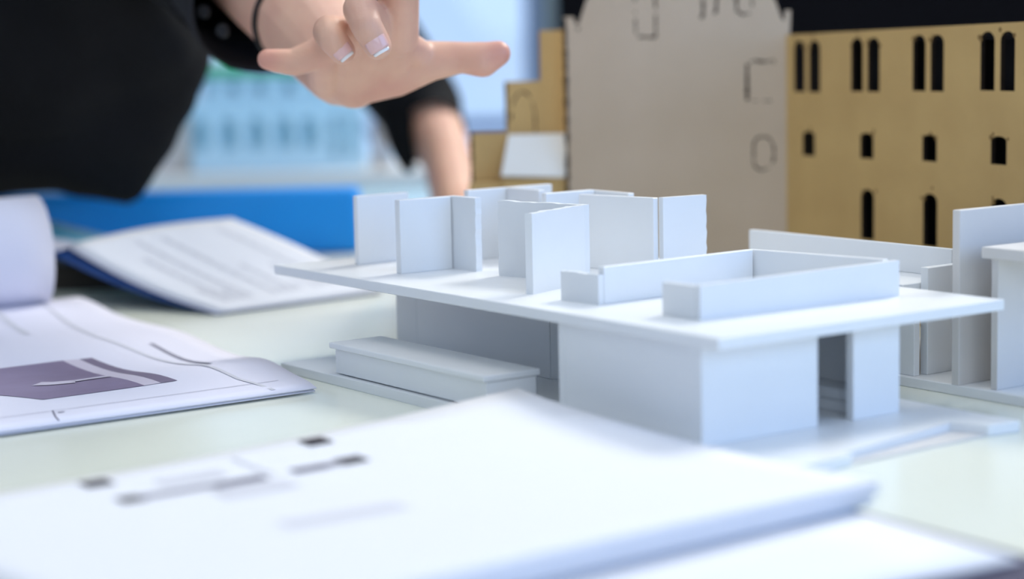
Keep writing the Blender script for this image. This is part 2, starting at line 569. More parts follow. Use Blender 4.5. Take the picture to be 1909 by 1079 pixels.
# ------------------------------------------------------------------ second foam board model, upright panels
K = thing('panel_model', 'white foam board model of tall upright panels on a base plate by the right edge', 'model', (NX, NY, 0), YAW)
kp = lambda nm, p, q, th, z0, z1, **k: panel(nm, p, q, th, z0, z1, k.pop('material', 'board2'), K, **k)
prism('base_plate', [(a / 1000, b / 1000) for a, b in [(187.3, -40), (285, -40), (285, 235), (187.6, 235)]], 0, 0.005, 'board', K)
kp('wall_panel', (190.3, 226), (190.8, 73.5), 4, 5, 45, seed=21, material='board')
kp('wall_panel', (195.4, 82), (201, 82.4), 4, 5, 45, seed=27, material='board')
kp('wall_panel', (198.4, 72), (275, 74.5), 4.6, 5, 57.6, seed=22, material='board')
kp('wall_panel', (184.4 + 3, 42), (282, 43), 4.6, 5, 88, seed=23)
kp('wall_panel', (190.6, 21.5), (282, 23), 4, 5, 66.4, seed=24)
prism('upper_floor', [(a / 1000, b / 1000) for a, b in [(186.5, 77.5), (270, 79.5), (270, 232), (186.5, 232)]], 0.045, 0.050, 'board', K)
kp('parapet', (224, 228), (224, 80), 4, 50, 64, seed=25, material='board')
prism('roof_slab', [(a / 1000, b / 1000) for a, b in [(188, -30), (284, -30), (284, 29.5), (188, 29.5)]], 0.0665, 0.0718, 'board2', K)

# ------------------------------------------------------------------ laser-cut board model of an old gabled building
G = thing('gabled_building_model', 'brown laser-cut board model of an old building with arched windows and a tall gable', 'model', (0.0389, 1.31, 0))
dg_ = Vector((0.98443, -0.17576))
ga = math.atan2(dg_.y, dg_.x)
gx, gz = 0.0725, 0.0
prof = [(-0.0018, 0.0), (0.1425, 0.0), (0.1428, 0.120), (0.1452, 0.1861), (0.1416, 0.1862), (0.1412, 0.1795), (0.1395, 0.1805), (0.1355, 0.192),
        (0.125, 0.209), (0.119, 0.211), (0.119, 0.222), (0.108, 0.226), (0.101, 0.240), (0.093, 0.243), (0.088, 0.256), (0.074, 0.262)]
left = [(0.060, 0.256), (0.055, 0.243), (0.047, 0.240), (0.040, 0.226), (0.029, 0.222), (0.029, 0.211), (0.024, 0.209), (0.0135, 0.1956), (0.0085, 0.181),
        (0.0073, 0.1800), (0.0055, 0.1812), (0.0052, 0.1848), (-0.0018, 0.1849), (-0.0012, 0.12)]
gp = curve_plate('gable_panel', prof + left, [], 0.003, 'wood_grey', G, 'burn')
gp.rotation_euler = (0, 0, ga)


def engrave(name, pts, parent, w=0.0009, y=-0.00005, seed=0, closed=False, gap=0.0):
    rnd = random.Random(seed)
    bm = bmesh.new()
    P = [Vector(p) for p in pts]
    if closed:
        P.append(P[0])
    fine = []
    for a, b in zip(P, P[1:]):
        k = max(1, int((b - a).length / 0.0016))
        fine += [a.lerp(b, i / k) for i in range(k)]
    fine.append(P[-1])
    prev = None
    for i, p in enumerate(fine):
        t = (fine[min(i + 1, len(fine) - 1)] - fine[max(i - 1, 0)]).normalized()
        ww = w * rnd.uniform(0.6, 1.7)
        if rnd.random() < gap:
            prev = None
            continue
        nn = Vector((-t.y, t.x)) * ww / 2
        row = [bm.verts.new((p.x + nn.x, y, p.y + nn.y)), bm.verts.new((p.x - nn.x, y, p.y - nn.y))]
        if prev:
            bm.faces.new((prev[0], prev[1], row[1], row[0]))
        prev = row
    return from_bm(name, bm, 'burn', parent)


engrave('engraved_outline', [(0.0452, 0.199), (0.0456, 0.1712), (0.0585, 0.1706), (0.0585, 0.199)], gp, 0.0011, seed=1, gap=0.1)
engrave('engraved_outline', [(0.0985, 0.2), (0.0975, 0.186), (0.0945, 0.1845)], gp, 0.0013, seed=2, gap=0.15)
engrave('engraved_outline', [(0.0893, 0.2), (0.0893, 0.184)], gp, 0.0013, seed=3)
engrave('engraved_outline', [(0.1107, 0.2), (0.1108, 0.186)], gp, 0.0015, seed=4)
engrave('engraved_outline', [(0.1115, 0.186), (0.1150, 0.1838), (0.1190, 0.1850), (0.1206, 0.189), (0.1206, 0.2)], gp, 0.0011, seed=5, gap=0.15)
engrave('engraved_outline', [(0.1172, 0.1525), (0.1172, 0.1288)], gp, 0.0019, seed=6)
engrave('engraved_outline', [(0.1172, 0.1288), (0.1344, 0.1286)], gp, 0.0008, seed=7, gap=0.15)
engrave('engraved_outline', [(0.1190, 0.1535), (0.1225, 0.1548), (0.1250, 0.1538), (0.1300, 0.1538), (0.1345, 0.1548), (0.1345, 0.150)], gp, 0.0012, seed=8, gap=0.2)
ov = [(0.1212, 0.089), (0.1212, 0.101), (0.1230, 0.1045), (0.1262, 0.1058), (0.1310, 0.1050), (0.1338, 0.100), (0.1343, 0.096), (0.1338, 0.090), (0.1310, 0.0855), (0.1262, 0.0838), (0.1225, 0.0855)]
engrave('engraved_outline', ov, gp, 0.0011, seed=9, closed=True, gap=0.04)
engrave('scorched_edge', [(-0.0009, 0.184), (-0.0006, 0.12), (-0.0011, 0.0)], gp, 0.0022, seed=31)
# slightly scorched pin hole near the knot under the slots
bm = bmesh.new()
bmesh.ops.create_circle(bm, cap_ends=True, radius=0.0014, segments=10, matrix=Matrix.Translation((0.0885, -0.0001, 0.1832)) @ Matrix.Rotation(math.pi / 2, 4, 'X'))
from_bm('scorch_mark', bm, 'burn', gp)
bm = bmesh.new()
bmesh.ops.create_circle(bm, cap_ends=True, radius=0.0012, segments=10, matrix=Matrix.Translation((0.0078, -0.0001, 0.1772)) @ Matrix.Rotation(math.pi / 2, 4, 'X'))
from_bm('scorch_mark', bm, 'burn', gp)


# right-hand facade with arched openings
def arch(x0, x1, z0, z1, rise):
    xm, r = (x0 + x1) / 2, (x1 - x0) / 2
    pts = [(x0, z0), (x1, z0), (x1, z1 - rise)]
    for k in range(1, 8):
        a = math.pi * k / 8
        pts.append((xm + r * math.cos(a), z1 - rise + rise * math.sin(a)))
    pts.append((x0, z1 - rise))
    return pts


rise_s = 0.0228
holes = []
for k in range(5):
    s0 = 0.0095 + k * 0.0625 + (0.0012 if k else 0)
    dz = rise_s * (s0 - 0.0095) * 0.85
    holes.append(arch(s0, s0 + 0.0122, 0.1345 + dz, 0.1667 + dz, 0.005))
    holes.append(arch(s0 + 0.0172, s0 + 0.0294, 0.1345 + dz, 0.1667 + dz, 0.005))
    holes.append(arch(s0 + 0.0098, s0 + 0.0232, 0.0943 + dz, 0.1098 + dz, 0.0026))
    if k:
        holes.append(arch(s0 + 0.0107, s0 + 0.0240, 0.0452 + dz, 0.0757 + dz, 0.0045))
fp = curve_plate('window_panel', [(-0.0005, 0), (0.300, 0), (0.300, 0.1765), (-0.0005, 0.1705)], holes, 0.003, 'wood', G, 'burn')
fp.location = (0.1789 - 0.0389, 1.285 - 1.31, 0)
fd = Vector((0.4141, -0.9102))
fp.rotation_euler = (0, 0, math.atan2(fd.y, fd.x))
# warm scorch stains around the cut windows
bm = bmesh.new()
rnd = random.Random(5)
for hpts in holes:
    for _ in range(3):
        x, z = hpts[rnd.choice([2, 6, 9, 10])]
        r = rnd.uniform(0.0006, 0.0016)
        bmesh.ops.create_circle(bm, cap_ends=True, radius=r, segments=8, matrix=Matrix.Translation((x + rnd.uniform(-0.002, 0.002), -0.00006, z + rnd.uniform(0, 0.004))) @ Matrix.Rotation(math.pi / 2, 4, 'X'))
st = from_bm('scorch_stain', bm, 'scorch', fp)
st['kind'] = 'stuff'
# added black sheet stands for shade inside the openings; added lid keeps it dark
bk = box('inside_shade_sheet', 0.002, 0.298, 0.012, 0.0135, 0, 0.166, 'inside_shade', fp, 0)
box('inside_shade_lid', 0.002, 0.298, 0.0032, 0.0119, 0.1672, 0.1682, 'inside_shade', fp, 0)
# stepped side panel and its white card roof
sp = curve_plate('stepped_panel', [(-0.0645, 0), (0.012, 0), (0.012, 0.177), (-0.0175, 0.1766), (-0.0175, 0.1436), (-0.0408, 0.1434), (-0.0408, 0.1102), (-0.0648, 0.1101)], [], 0.003, 'wood', G, 'burn')
sp.location = (0, 0.02, 0)
arc = [(-0.0292 + 0.0090 * math.cos(a) * 0.9, 0.118 + 0.0185 * math.sin(a)) for a in [math.pi * (k / 12) for k in range(13)]]
engrave('engraved_arch', [(arc[0][0], 0.110)] + arc, sp, 0.0010, seed=12, gap=0.05)
engrave('scorched_edge', [(-0.0641, 0.110), (-0.0638, 0.0)], sp, 0.0016, seed=32)
engrave('scorched_edge', [(-0.0403, 0.143), (-0.0401, 0.1105)], sp, 0.0013, seed=33)
bm = bmesh.new()
q = [(-0.0392, 0.0165, 0.1085), (0.0, 0.0165, 0.1085), (0.0, 0.003, 0.0805), (-0.0445, 0.003, 0.0823)]
a_ = [bm.verts.new(p) for p in q]
b_ = [bm.verts.new((p[0], p[1] + 0.0012, p[2] - 0.0008)) for p in q]
bm.faces.new(a_)
bm.faces.new(b_[::-1])
for i in range(4):
    bm.faces.new((a_[i], a_[(i + 1) % 4], b_[(i + 1) % 4], b_[i]))
cr = from_bm('card_roof', bm, 'card', G)
cr['label'] = 'small sloping white card roof'
box('lean_to_wall', -0.044, -0.001, 0.0045, 0.0075, 0.0, 0.0795, 'wood', G, 0.0002)
box('side_ledge', -0.066, -0.0445, 0.006, 0.019, 0.0, 0.0770, 'wood', G, 0.0003)

# ------------------------------------------------------------------ pale blue model by the window
Bm = thing('arcade_building_model', 'pale blue model building with a row of arches and a green roof before the window', 'model', (-0.28, 2.4, 0))
box('base_board', -0.175, 0.26, -0.05, 0.15, 0, 0.018, 'board2', Bm, 0.001)
hl = []
for px in (0.011, 0.045, 0.079, 0.112, 0.142):
    hl.append(arch(px - 0.010, px + 0.010, 0.028 + 0.018, 0.082, 0.010))
for px in (0.172, 0.192):
    hl.append([(px - 0.005, 0.034), (px + 0.005, 0.034), (px + 0.005, 0.084), (px - 0.005, 0.084)])
ar = curve_plate('arcade_wall', [(0, 0.018), (0.208, 0.018), (0.208, 0.098), (0, 0.098)], hl, 0.005, 'acrylic', Bm)
ar.location = (-0.102, 0, 0)
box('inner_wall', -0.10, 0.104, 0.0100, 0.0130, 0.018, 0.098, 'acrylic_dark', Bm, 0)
box('cornice', -0.106, 0.110, -0.004, 0.10, 0.0985, 0.104, 'acrylic', Bm, 0.001)
hl2 = [[(px - 0.007, 0.112), (px + 0.007, 0.112), (px + 0.007, 0.125), (px - 0.007, 0.125)] for px in (0.02, 0.052, 0.084, 0.118, 0.152, 0.184)]
uw = curve_plate('upper_wall', [(0.012, 0.1042), (0.204, 0.1042), (0.204, 0.132), (0.012, 0.132)], hl2, 0.004, 'acrylic', Bm)
uw.location = (-0.102, 0.008, 0)
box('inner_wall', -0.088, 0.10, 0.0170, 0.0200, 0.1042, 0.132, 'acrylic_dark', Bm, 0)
prism('green_roof', [(-0.092, 0.004), (0.104, 0.004), (0.104, 0.10), (-0.092, 0.10)], 0.1325, 0.1465, 'green', Bm, 0.001)
box('side_wing', -0.150, -0.1065, 0.02, 0.09, 0.018, 0.110, 'board2', Bm, 0.001)
box('brown_tower', 0.116, 0.132, 0.01, 0.03, 0.018, 0.078, 'taupe', Bm, 0.001)

# ------------------------------------------------------------------ blue box
X = thing('storage_box', 'bright blue plastic box lying behind the papers', 'box', (-0.30, 1.62, 0))
bm = bmesh.new()
add_box(bm, -0.30, 0.1755, 0.0, 0.046, 0.0, 0.0528)
bevel(bm, 0.006, 4)
from_bm('body', bm, 'blue', X)
for hx in (-0.16, 0.06):
    bm = bmesh.new()
    tube_bm(bm, [(hx - 0.03, 0.046, 0.035), (hx - 0.03, 0.056, 0.035), (hx + 0.03, 0.056, 0.035), (hx + 0.03, 0.046, 0.035)], 0.003, 8)
    from_bm('handle', bm, 'blue', X, True)

# ------------------------------------------------------------------ booklet with the text pages, propped up
B0, B1, B2, B3 = Vector((-0.1871, 1.2623, 0.0030)), Vector((-0.0880, 1.3560, 0.0030)), Vector((-0.1990, 1.4150, 0.0490)), Vector((-0.2985, 1.3408, 0.0400))


def text_page(s, t):
    p = (B0 * (1 - s) + B1 * s) * (1 - t) + (B3 * (1 - s) + B2 * s) * t
    z = p.z + 0.003 * math.sin(math.pi * s) * t + 0.007 * math.sin(math.pi * t) * (s - 0.1) - 0.004 * math.sin(math.pi * t)
    return Vector((p.x, p.y, max(z, 0.0022)))


D = thing('open_booklet', 'open booklet of grey text pages with a blue cover, propped up before the blue box', 'booklet', (0, 0, 0))
sheet_grid('page', text_page, 16, 16, 0.0006, 'paper', D)
sheet_grid('page', lambda s, t: text_page(s, t) + Vector((-0.0022, -0.0012, -0.0011 * (1 - 0.3 * t))), 16, 16, 0.0006, 'paper_lilac', D)


def cover(s, t):
    p = text_page(s, t)
    return p + Vector((-0.0015 - 0.012 * t, 0.0, -0.0022 - 0.0035 * t * (1 - s)))


sheet_grid('cover', lambda s, t: Vector((cover(s, t).x, cover(s, t).y, max(cover(s, t).z, 0.0009))), 16, 16, 0.0008, 'cover_blue', D)
# far leaf of the booklet rising behind the rolled page
F0, F1, F2, F3 = Vector((-0.3000, 1.3420, 0.0385)), Vector((-0.2050, 1.4160, 0.0470)), Vector((-0.262, 1.530, 0.040)), Vector((-0.358, 1.462, 0.050))


def leaf(s, t):
    p = (F0 * (1 - s) + F1 * s) * (1 - t) + (F3 * (1 - s) + F2 * s) * t
    return Vector((p.x, p.y, p.z - 0.012 * math.sin(math.pi * t) - 0.028 * s * t))


sheet_grid('page', leaf, 10, 10, 0.0006, 'paper_lilac', D)
sheet_grid('cover', lambda s, t: leaf(s, t) + Vector((0.008, 0.007, -0.0020)), 10, 10, 0.0008, 'cover_teal', D)
# rows of greyed text
bm = bmesh.new()
rnd = random.Random(3)
for r_ in range(15):
    q_ = 0.14 + r_ * 0.050
    t = 0.12
    if r_ in (4, 5, 10):
        continue
    while t < 0.86:
        t1 = min(t + rnd.uniform(0.03, 0.09), 0.88)
        prev = None
        for i in range(4):
            tt = t + (t1 - t) * i / 3
            row = [bm.verts.new(text_page(q_, tt) + Vector((0, 0, 0.0004))), bm.verts.new(text_page(q_ + 0.020, tt) + Vector((0, 0, 0.0004)))]
            if prev:
                bm.faces.new((prev[0], prev[1], row[1], row[0]))
            prev = row
        t = t1 + 0.012
        if rnd.random() < 0.08:
            break
tx = from_bm('text_rows', bm, 'ink_pale', D)
tx['kind'] = 'stuff'

# dark slab the booklet leans on
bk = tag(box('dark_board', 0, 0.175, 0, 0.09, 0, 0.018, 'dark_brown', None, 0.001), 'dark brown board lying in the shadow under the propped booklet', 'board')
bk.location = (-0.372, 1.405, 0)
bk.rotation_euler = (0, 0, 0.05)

# ------------------------------------------------------------------ printed document with the rolled page
R0 = Vector((-0.0975, 0.9700))
E1 = Vector((-0.8075, -0.5899))
E2 = Vector((-0.5022, 0.8647))


def doc_ab(x, y):
    d = Vector((x, y)) - R0
    det = E1.x * E2.y - E1.y * E2.x
    return (d.x * E2.y - d.y * E2.x) / det, (E1.x * d.y - E1.y * d.x) / det


def doc_z(x, y):
    a, b = doc_ab(x, y)
    z = 0.0046
    z += 0.0025 * math.exp(-((b - 0.075) / 0.03) ** 2) * math.exp(-((a - 0.0) / 0.07) ** 2)
    z += 0.0050 * max(0, min(1, (b - 0.15) / 0.2))
    z += 0.0012 * math.sin(b * 40) * max(0, min(1, b / 0.1))
    z -= 0.0016 * max(0, 1 - b / 0.012)
    return z


Cd = thing('printed_document', 'stapled white document with a purple photo print and its page rolled back', 'document', (0, 0, 0))


def doc_fn(a0, a1, b0, b1, dz):
    def fn(s, t):
        a = a0 + (a1 - a0) * s
        b = b0 + (b1 - b0) * t
        bow = 0.006 * math.sin(min(1, b / 0.30) * math.pi) * (1 - s)
        p = R0 + E1 * a + E2 * b
        return Vector((p.x + bow, p.y + bow * 0.5, doc_z(p.x, p.y) + dz))
    return fn


def flip(fn):
    return lambda s, t: fn(1 - s, t)


sheet_grid('page', flip(doc_fn(0, 0.297, 0, 0.37, 0)), 24, 36, 0.0005, 'paper_lilac', Cd)
sheet_grid('page', flip(doc_fn(0.001, 0.297, 0.002, 0.37, -0.0009)), 20, 24, 0.0005, 'paper', Cd)
sheet_grid('page', flip(doc_fn(0.0005, 0.297, 0.001, 0.37, -0.0017)), 20, 24, 0.0005, 'paper_lilac', Cd)
# rolled-back page: a big open curl across the document's far end
RB, RR = 0.362, 0.0325


def roll(s, t):
    a = 0.025 + 0.27 * s
    ang = -math.pi / 2 - math.pi * 1.32 * t
    b = RB + RR * 0.85 * math.cos(ang) + 0.012 * t
    z = 0.0100 + RR * 1.04 * (1 + math.sin(ang))
    p = R0 + E1 * a + E2 * b
    return Vector((p.x, p.y, z))


sheet_grid('rolled_page', roll, 12, 40, 0.0006, 'paper_lilac', Cd)
pr = lambda nm, pts, m: print_patch(nm, pts, doc_z, m, Cd, 10)
pr('photo_print', [(-0.2255, 0.9387), (-0.1824, 0.9702), (-0.2425, 1.0590), (-0.3150, 1.0030)], 'photo')
pr('photo_strip', [(-0.1824, 0.9702), (-0.1752, 0.9760), (-0.2345, 1.0632), (-0.2425, 1.0590)], 'photo_light')
pr('photo_edge', [(-0.1752, 0.9760), (-0.1680, 0.9815), (-0.2285, 1.0670), (-0.2345, 1.0632)], 'photo_dark')
print_line('photo_figure', [(-0.2405, 0.9905), (-0.2330, 0.9890), (-0.2215, 0.9920)], 0.0115, doc_z, 'photo_light', Cd, 0.0006)
print_line('photo_figure', [(-0.2225, 0.9935), (-0.2140, 1.0005), (-0.2065, 1.0050)], 0.0058, doc_z, 'photo_light', Cd, 0.0007)
print_line('border_line', [(-0.2420, 0.8905), (-0.2165, 0.9090), (-0.1175, 0.9812)], 0.0005, doc_z, 'ink_mid', Cd)
print_line('border_line', [(-0.1175, 0.9610), (-0.1380, 0.9850), (-0.1630, 1.0270), (-0.1960, 1.0690), (-0.2380, 1.1280), (-0.3000, 1.2580)], 0.0024, doc_z, 'ink_pale', Cd)
print_line('border_mark', [(-0.2145, 0.9110), (-0.2105, 0.8990), (-0.2075, 0.8930)], 0.0006, doc_z, 'ink_dark', Cd)
print_line('page_number', [(-0.2112, 0.9072), (-0.2085, 0.9085)], 0.0014, doc_z, 'ink_dark', Cd)
print_line('text_line', [(-0.1585, 1.0305), (-0.1790, 1.0640), (-0.2035, 1.1070)], 0.0028, doc_z, 'ink_mid', Cd)
print_line('text_line', [(-0.2830, 1.1500), (-0.3060, 1.1950), (-0.3200, 1.2250)], 0.0040, doc_z, 'ink_pale', Cd)

# ------------------------------------------------------------------ papers in the foreground
# local frame of the house: x along right front, y along left front
rx = Matrix.Rotation(YAW, 2)


def loc2(v, u):
    p = rx @ Vector((v / 1000, u / 1000))
    return Vector((NX + p.x, NY + p.y))


PA = [loc2(-20.5, 109), loc2(-12.5, -100.1), loc2(-308, -112), loc2(-321, 92)]


def packet_fn(c, z, curl, dz=0.0):
    def fn(s, t):                       # s: from left to right edge, t: front to back
        p = (c[2] * (1 - s) + c[1] * s) * (1 - t) + (c[3] * (1 - s) + c[0] * s) * t
        zz = z + curl * max(0, s - 0.35) ** 1.6 * max(0, t) ** 3.2 * 2.2 + dz
        zz += 0.0008 * math.sin(t * 5 + s * 3)
        return Vector((p.x, p.y, zz))
    return fn


def packet_z(fn):
    def z(x, y):
        best = None
        # invert the almost rectangular packet
        o = PA[2]
        e1 = PA[1] - PA[2]
        e2 = PA[3] - PA[2]
        d = Vector((x, y)) - o
        det = e1.x * e2.y - e1.y * e2.x
        s = (d.x * e2.y - d.y * e2.x) / det
        t = (e1.x * d.y - e1.y * d.x) / det
        return fn(max(0, min(1, s)), max(0, min(1, t))).z
    return z


PK = thing('paper_packet', 'thick packet of white plan sheets with a printed floor plan, at the near edge', 'papers', (0, 0, 0), group='loose papers near the camera')
top_fn = packet_fn(PA, 0.0126, 0.0048)
sheet_grid('top_sheet', top_fn, 20, 20, 0.0007, 'paper', PK)
for k in range(3):
    off = Vector((random.uniform(-0.0012, 0.0012), random.uniform(-0.0012, 0.0012), 0))
    fnk = packet_fn(PA, 0.0126 - 0.0011 * (k + 1), 0.0070 - 0.0005 * k)
    sheet_grid('sheet', (lambda f_, o_: (lambda s, t: f_(s, t) + o_))(fnk, off), 12, 12, 0.0009, 'paper', PK)
topz = packet_z(top_fn)


def plan_patch(nm, pts, m):
    print_patch(nm, [tuple(p) for p in pts], topz, m, PK, 4)


def rect(cv, cu, w, h, m, nm='plan_wall', rot=0.0):
    c = loc2(cv, cu)
    e1 = rx @ Vector((math.cos(rot), math.sin(rot))) * w / 2000
    e2 = rx @ Vector((-math.sin(rot), math.cos(rot))) * h / 2000
    plan_patch(nm, [c - e1 - e2, c + e1 - e2, c + e1 + e2, c - e1 + e2], m)


rect(-229.5, 86.0, 11, 10.5, 'ink', 'plan_column')
rect(-230.0, 55.0, 9.5, 9.5, 'ink', 'plan_column')
rect(-133.5, 91.0, 11, 11, 'ink', 'plan_column')
rect(-138.0, 56.0, 11.5, 10, 'ink', 'plan_column')
rect(-213.0, 55.2, 29.0, 6.5, 'ink_mid', 'plan_wall')
rect(-187.5, 54.0, 22.0, 7.5, 'ink_dark', 'plan_wall')
rect(-157.0, 54.8, 15.0, 7, 'ink_dark', 'plan_wall')
rect(-146.0, 55.2, 8.0, 6.2, 'ink_mid', 'plan_wall')
rect(-185.0, -17.0, 47.0, 11.0, 'ink_faint', 'plan_bar')
rect(-188.0, 40.0, 30.0, 14.0, 'ink_faint', 'plan_bar')
rect(-172.0, 72.0, 1.6, 34.0, 'ink_faint', 'plan_line')
rect(-198.0, 72.0, 26.0, 10.0, 'ink_faint', 'plan_bar')

PL = thing('paper_packet', 'lower packet of white sheets squared under the floor plan packet', 'papers', (0, 0, 0), group='loose papers near the camera')
PA2 = [p + Vector((-0.0025, 0.0)) for p in PA]  # a little to the left
low = packet_fn(PA2, 0.0080, 0.0)
sheet_grid('sheet', low, 6, 6, 0.0019, 'paper', PL)
sheet_grid('sheet', lambda s, t: low(s, t) + Vector((0.001, 0.0012, -0.0021)), 6, 6, 0.0019, 'paper', PL)

SB = [loc2(-12, 30), loc2(-29, -178), loc2(-326, -150), loc2(-309, 58)]


def sb(s, t):
    p = (SB[2] * (1 - s) + SB[1] * s) * (1 - t) + (SB[3] * (1 - s) + SB[0] * s) * t
    return Vector((p.x, p.y, 0.0024 + 0.0008 * s * (1 - t)))


o = sheet_grid('paper_sheet', sb, 8, 8, 0.0007, 'paper')
tag(o, 'plain white sheet sticking out from under the packets toward the bottom corner', 'paper', 'loose papers near the camera')
o = prism('navy_folder', [tuple(loc2(a, b)) for a, b in [(-14, -60), (-22, -262), (-330, -240), (-322, -40)]], 0.0, 0.0012, 'navy', None, 0)
tag(o, 'dark navy folder under the plain white sheet, only its corner showing', 'folder')

# ------------------------------------------------------------------ person leaning over the table
V = Vector
P = thing('person', 'person in a black rolled-sleeve shirt leaning over the table with one hand spread', 'person', (-0.86, 1.62, FZ))
po = V(P.location)


def rel(me):
    me.transform(Matrix.Translation(-po))
    return me


J = dict(elbow=V((-0.205, 1.372, 0.272)), fa1=V((-0.158, 1.285, 0.223)), fa2=V((-0.120, 1.205, 0.186)), wrist=V((-0.0945, 1.150, 0.1590)),
         heel_u=V((-0.1000, 1.133, 0.1545)), heel_r=V((-0.0865, 1.129, 0.1498)), thenar=V((-0.0640, 1.118, 0.1555)),
         mi=V((-0.0585, 1.082, 0.1745)), mm=V((-0.0690, 1.074, 0.1790)), mr=V((-0.0840, 1.078, 0.1760)), mp=V((-0.1005, 1.090, 0.1665)),
         pi=V((-0.0555, 1.052, 0.2060)), di=V((-0.0553, 1.035, 0.2250)), ti=V((-0.0562, 1.022, 0.2400)),
         pm=V((-0.0750, 1.036, 0.1885)), dm=V((-0.0715, 1.026, 0.1795)), tm=V((-0.0662, 1.0285, 0.1698)),
         pr=V((-0.0925, 1.046, 0.1775)), dr=V((-0.0900, 1.037, 0.1735)), tr=V((-0.0852, 1.0395, 0.1672)),
         pp=V((-0.1160, 1.088, 0.1615)), dp=V((-0.1245, 1.086, 0.1625)), tp=V((-0.1298, 1.084, 0.1635)),
         mt=V((-0.0430, 1.105, 0.1605)), it=V((-0.0255, 1.100, 0.1622)), pt=V((-0.0135, 1.097, 0.1608)), tt=V((-0.0048, 1.0955, 0.1640)))
hs = [('elbow', .040, 'fa1', .037), ('fa1', .037, 'fa2', .031), ('fa2', .031, 'wrist', .024),
      ('wrist', .022, 'heel_u', .0155), ('wrist', .022, 'heel_r', .0155), ('wrist', .020, 'thenar', .0150),
      ('heel_u', .0145, 'heel_r', .0145), ('heel_r', .0140, 'thenar', .0150), ('heel_u', .0150, 'mp', .0095), ('heel_u', .0140, 'mr', .0098), ('heel_r', .0140, 'mm', .0102),
      ('heel_r', .0135, 'mr', .0100), ('thenar', .0130, 'mi', .0108), ('heel_r', .0130, 'mi', .0105), ('mi', .0102, 'mm', .0100), ('mm', .0098, 'mr', .0095), ('mr', .0092, 'mp', .0088),
      ('mi', .0115, 'pi', .0108), ('pi', .0106, 'di', .0090), ('di', .0082, 'ti', .0072),
      ('mm', .0102, 'pm', .0094), ('pm', .0094, 'dm', .0082), ('dm', .0083, 'tm', .0074),
      ('mr', .0098, 'pr', .0088), ('pr', .0088, 'dr', .0077), ('dr', .0077, 'tr', .0069),
      ('mp', .0090, 'pp', .0074), ('pp', .0074, 'dp', .0066), ('dp', .0066, 'tp', .0056),
      ('thenar', .0150, 'mt', .0112), ('mt', .0112, 'it', .0088), ('it', .0086, 'pt', .0098), ('pt', .0096, 'tt', .0070), ('mt', .0085, 'mi', .0065)]
hand = remesh_blob('hand', [(J[a], ra, J[b], rb) for a, ra, b, rb in hs], 0.0011, 5)
# rest of the body, coarser, joined into the same mesh
hip, chest, neck, head = V((-0.86, 1.62, 0.17)), V((-0.43, 1.53, 0.24)), V((-0.265, 1.60, 0.40)), V((-0.17, 1.575, 0.505))
rs_, ls_ = V((-0.41, 1.425, 0.345)), V((-0.24, 1.82, 0.325))
le, lm, lw = V((-0.0690, 1.750, 0.1020)), V((-0.0530, 1.690, 0.0720)), V((-0.0440, 1.620, 0.036))
bs = [(hip, .13, chest, .125), (chest, .12, neck, .055), (neck, .05, head, .06), (head, .085, head + V((0.012, -0.005, -0.03)), .072),
      (chest, .10, rs_, .062), (chest, .10, ls_, .062), (rs_, .052, J['elbow'], .041), (J['elbow'], .040, J['fa1'], .036),
      (ls_, .048, le, .028), (le, .028, lm, .0220), (lm, .0220, lw, .0200),
      (hip + V((0, -0.08, -0.02)), .10, V((-0.82, 1.52, -0.30)), .062), (V((-0.82, 1.52, -0.30)), .06, V((-0.90, 1.52, -0.68)), .042),
      (hip + V((0, 0.08, -0.02)), .10, V((-0.84, 1.72, -0.30)), .062), (V((-0.84, 1.72, -0.30)), .06, V((-0.92, 1.72, -0.68)), .042),
      (V((-0.90, 1.52, -0.70)), .035, V((-0.78, 1.50, -0.715)), .028), (V((-0.92, 1.72, -0.70)), .035, V((-0.80, 1.73, -0.715)), .028)]
hd = (V((0.80, -0.15, -0.55))).normalized()
side = V((0.17, 0.98, 0)).normalized()
upv = hd.cross(side).normalized() * -1
bs += [(head + hd * 0.082 + upv * 0.01, .013, head + hd * 0.098 - upv * 0.012, .014),      # nose
       (head + side * 0.086, .015, head + side * 0.083 - upv * 0.03, .010), (head - side * 0.086, .015, head - side * 0.083 - upv * 0.03, .010),
       (head + hd * 0.062 - upv * 0.062, .026, head + hd * 0.045 - upv * 0.03, .04),        # chin
       (head + hd * 0.078 - upv * 0.040 + side * 0.014, .009, head + hd * 0.078 - upv * 0.040 - side * 0.014, .009)]  # lips
# planted left hand: palm and five fingers on the table
pw = V((-0.030, 1.560, 0.018))
bs += [(lw, .0200, pw, .017)]
for k, (fx, fl) in enumerate(((-0.032, .062), (-0.012, .078), (0.008, .082), (0.027, .076))):
    kn = pw + V((fx, -0.045, -0.003))
    bs += [(pw, .016, kn, .011), (kn, .0095, kn + V((fx * 0.35, -fl * 0.5, -0.002)), .0088), (kn + V((fx * 0.35, -fl * 0.5, -0.002)), .0088, kn + V((fx * 0.6, -fl, -0.006)), .0072)]
bs += [(pw, .015, pw + V((-0.05, -0.005, -0.006)), .011), (pw + V((-0.05, -0.005, -0.006)), .0105, pw + V((-0.075, -0.035, -0.0085)), .0085)]
body = remesh_blob('body', [(a, ra, b, rb) for a, ra, b, rb in bs], 0.0052, 4)
bm = bmesh.new()
bm.from_mesh(body)
bm.from_mesh(hand)
bm.transform(Matrix.Translation(-po))
me = bpy.data.meshes.new('body')
bm.to_mesh(me)
bm.free()
bodyo = link('body', me, 'skin', P, True)
at = me.attributes.new('blush', 'FLOAT', 'POINT')
spots = [(J['tt'], .011), (J['tp'], .008), (J['pt'] + V((0, 0, -.006)), .010), (J['tr'], .006), (J['it'], .008), (J['heel_r'] + V((.02, -.012, 0)), .016), (J['mp'], .008)]
vals = []
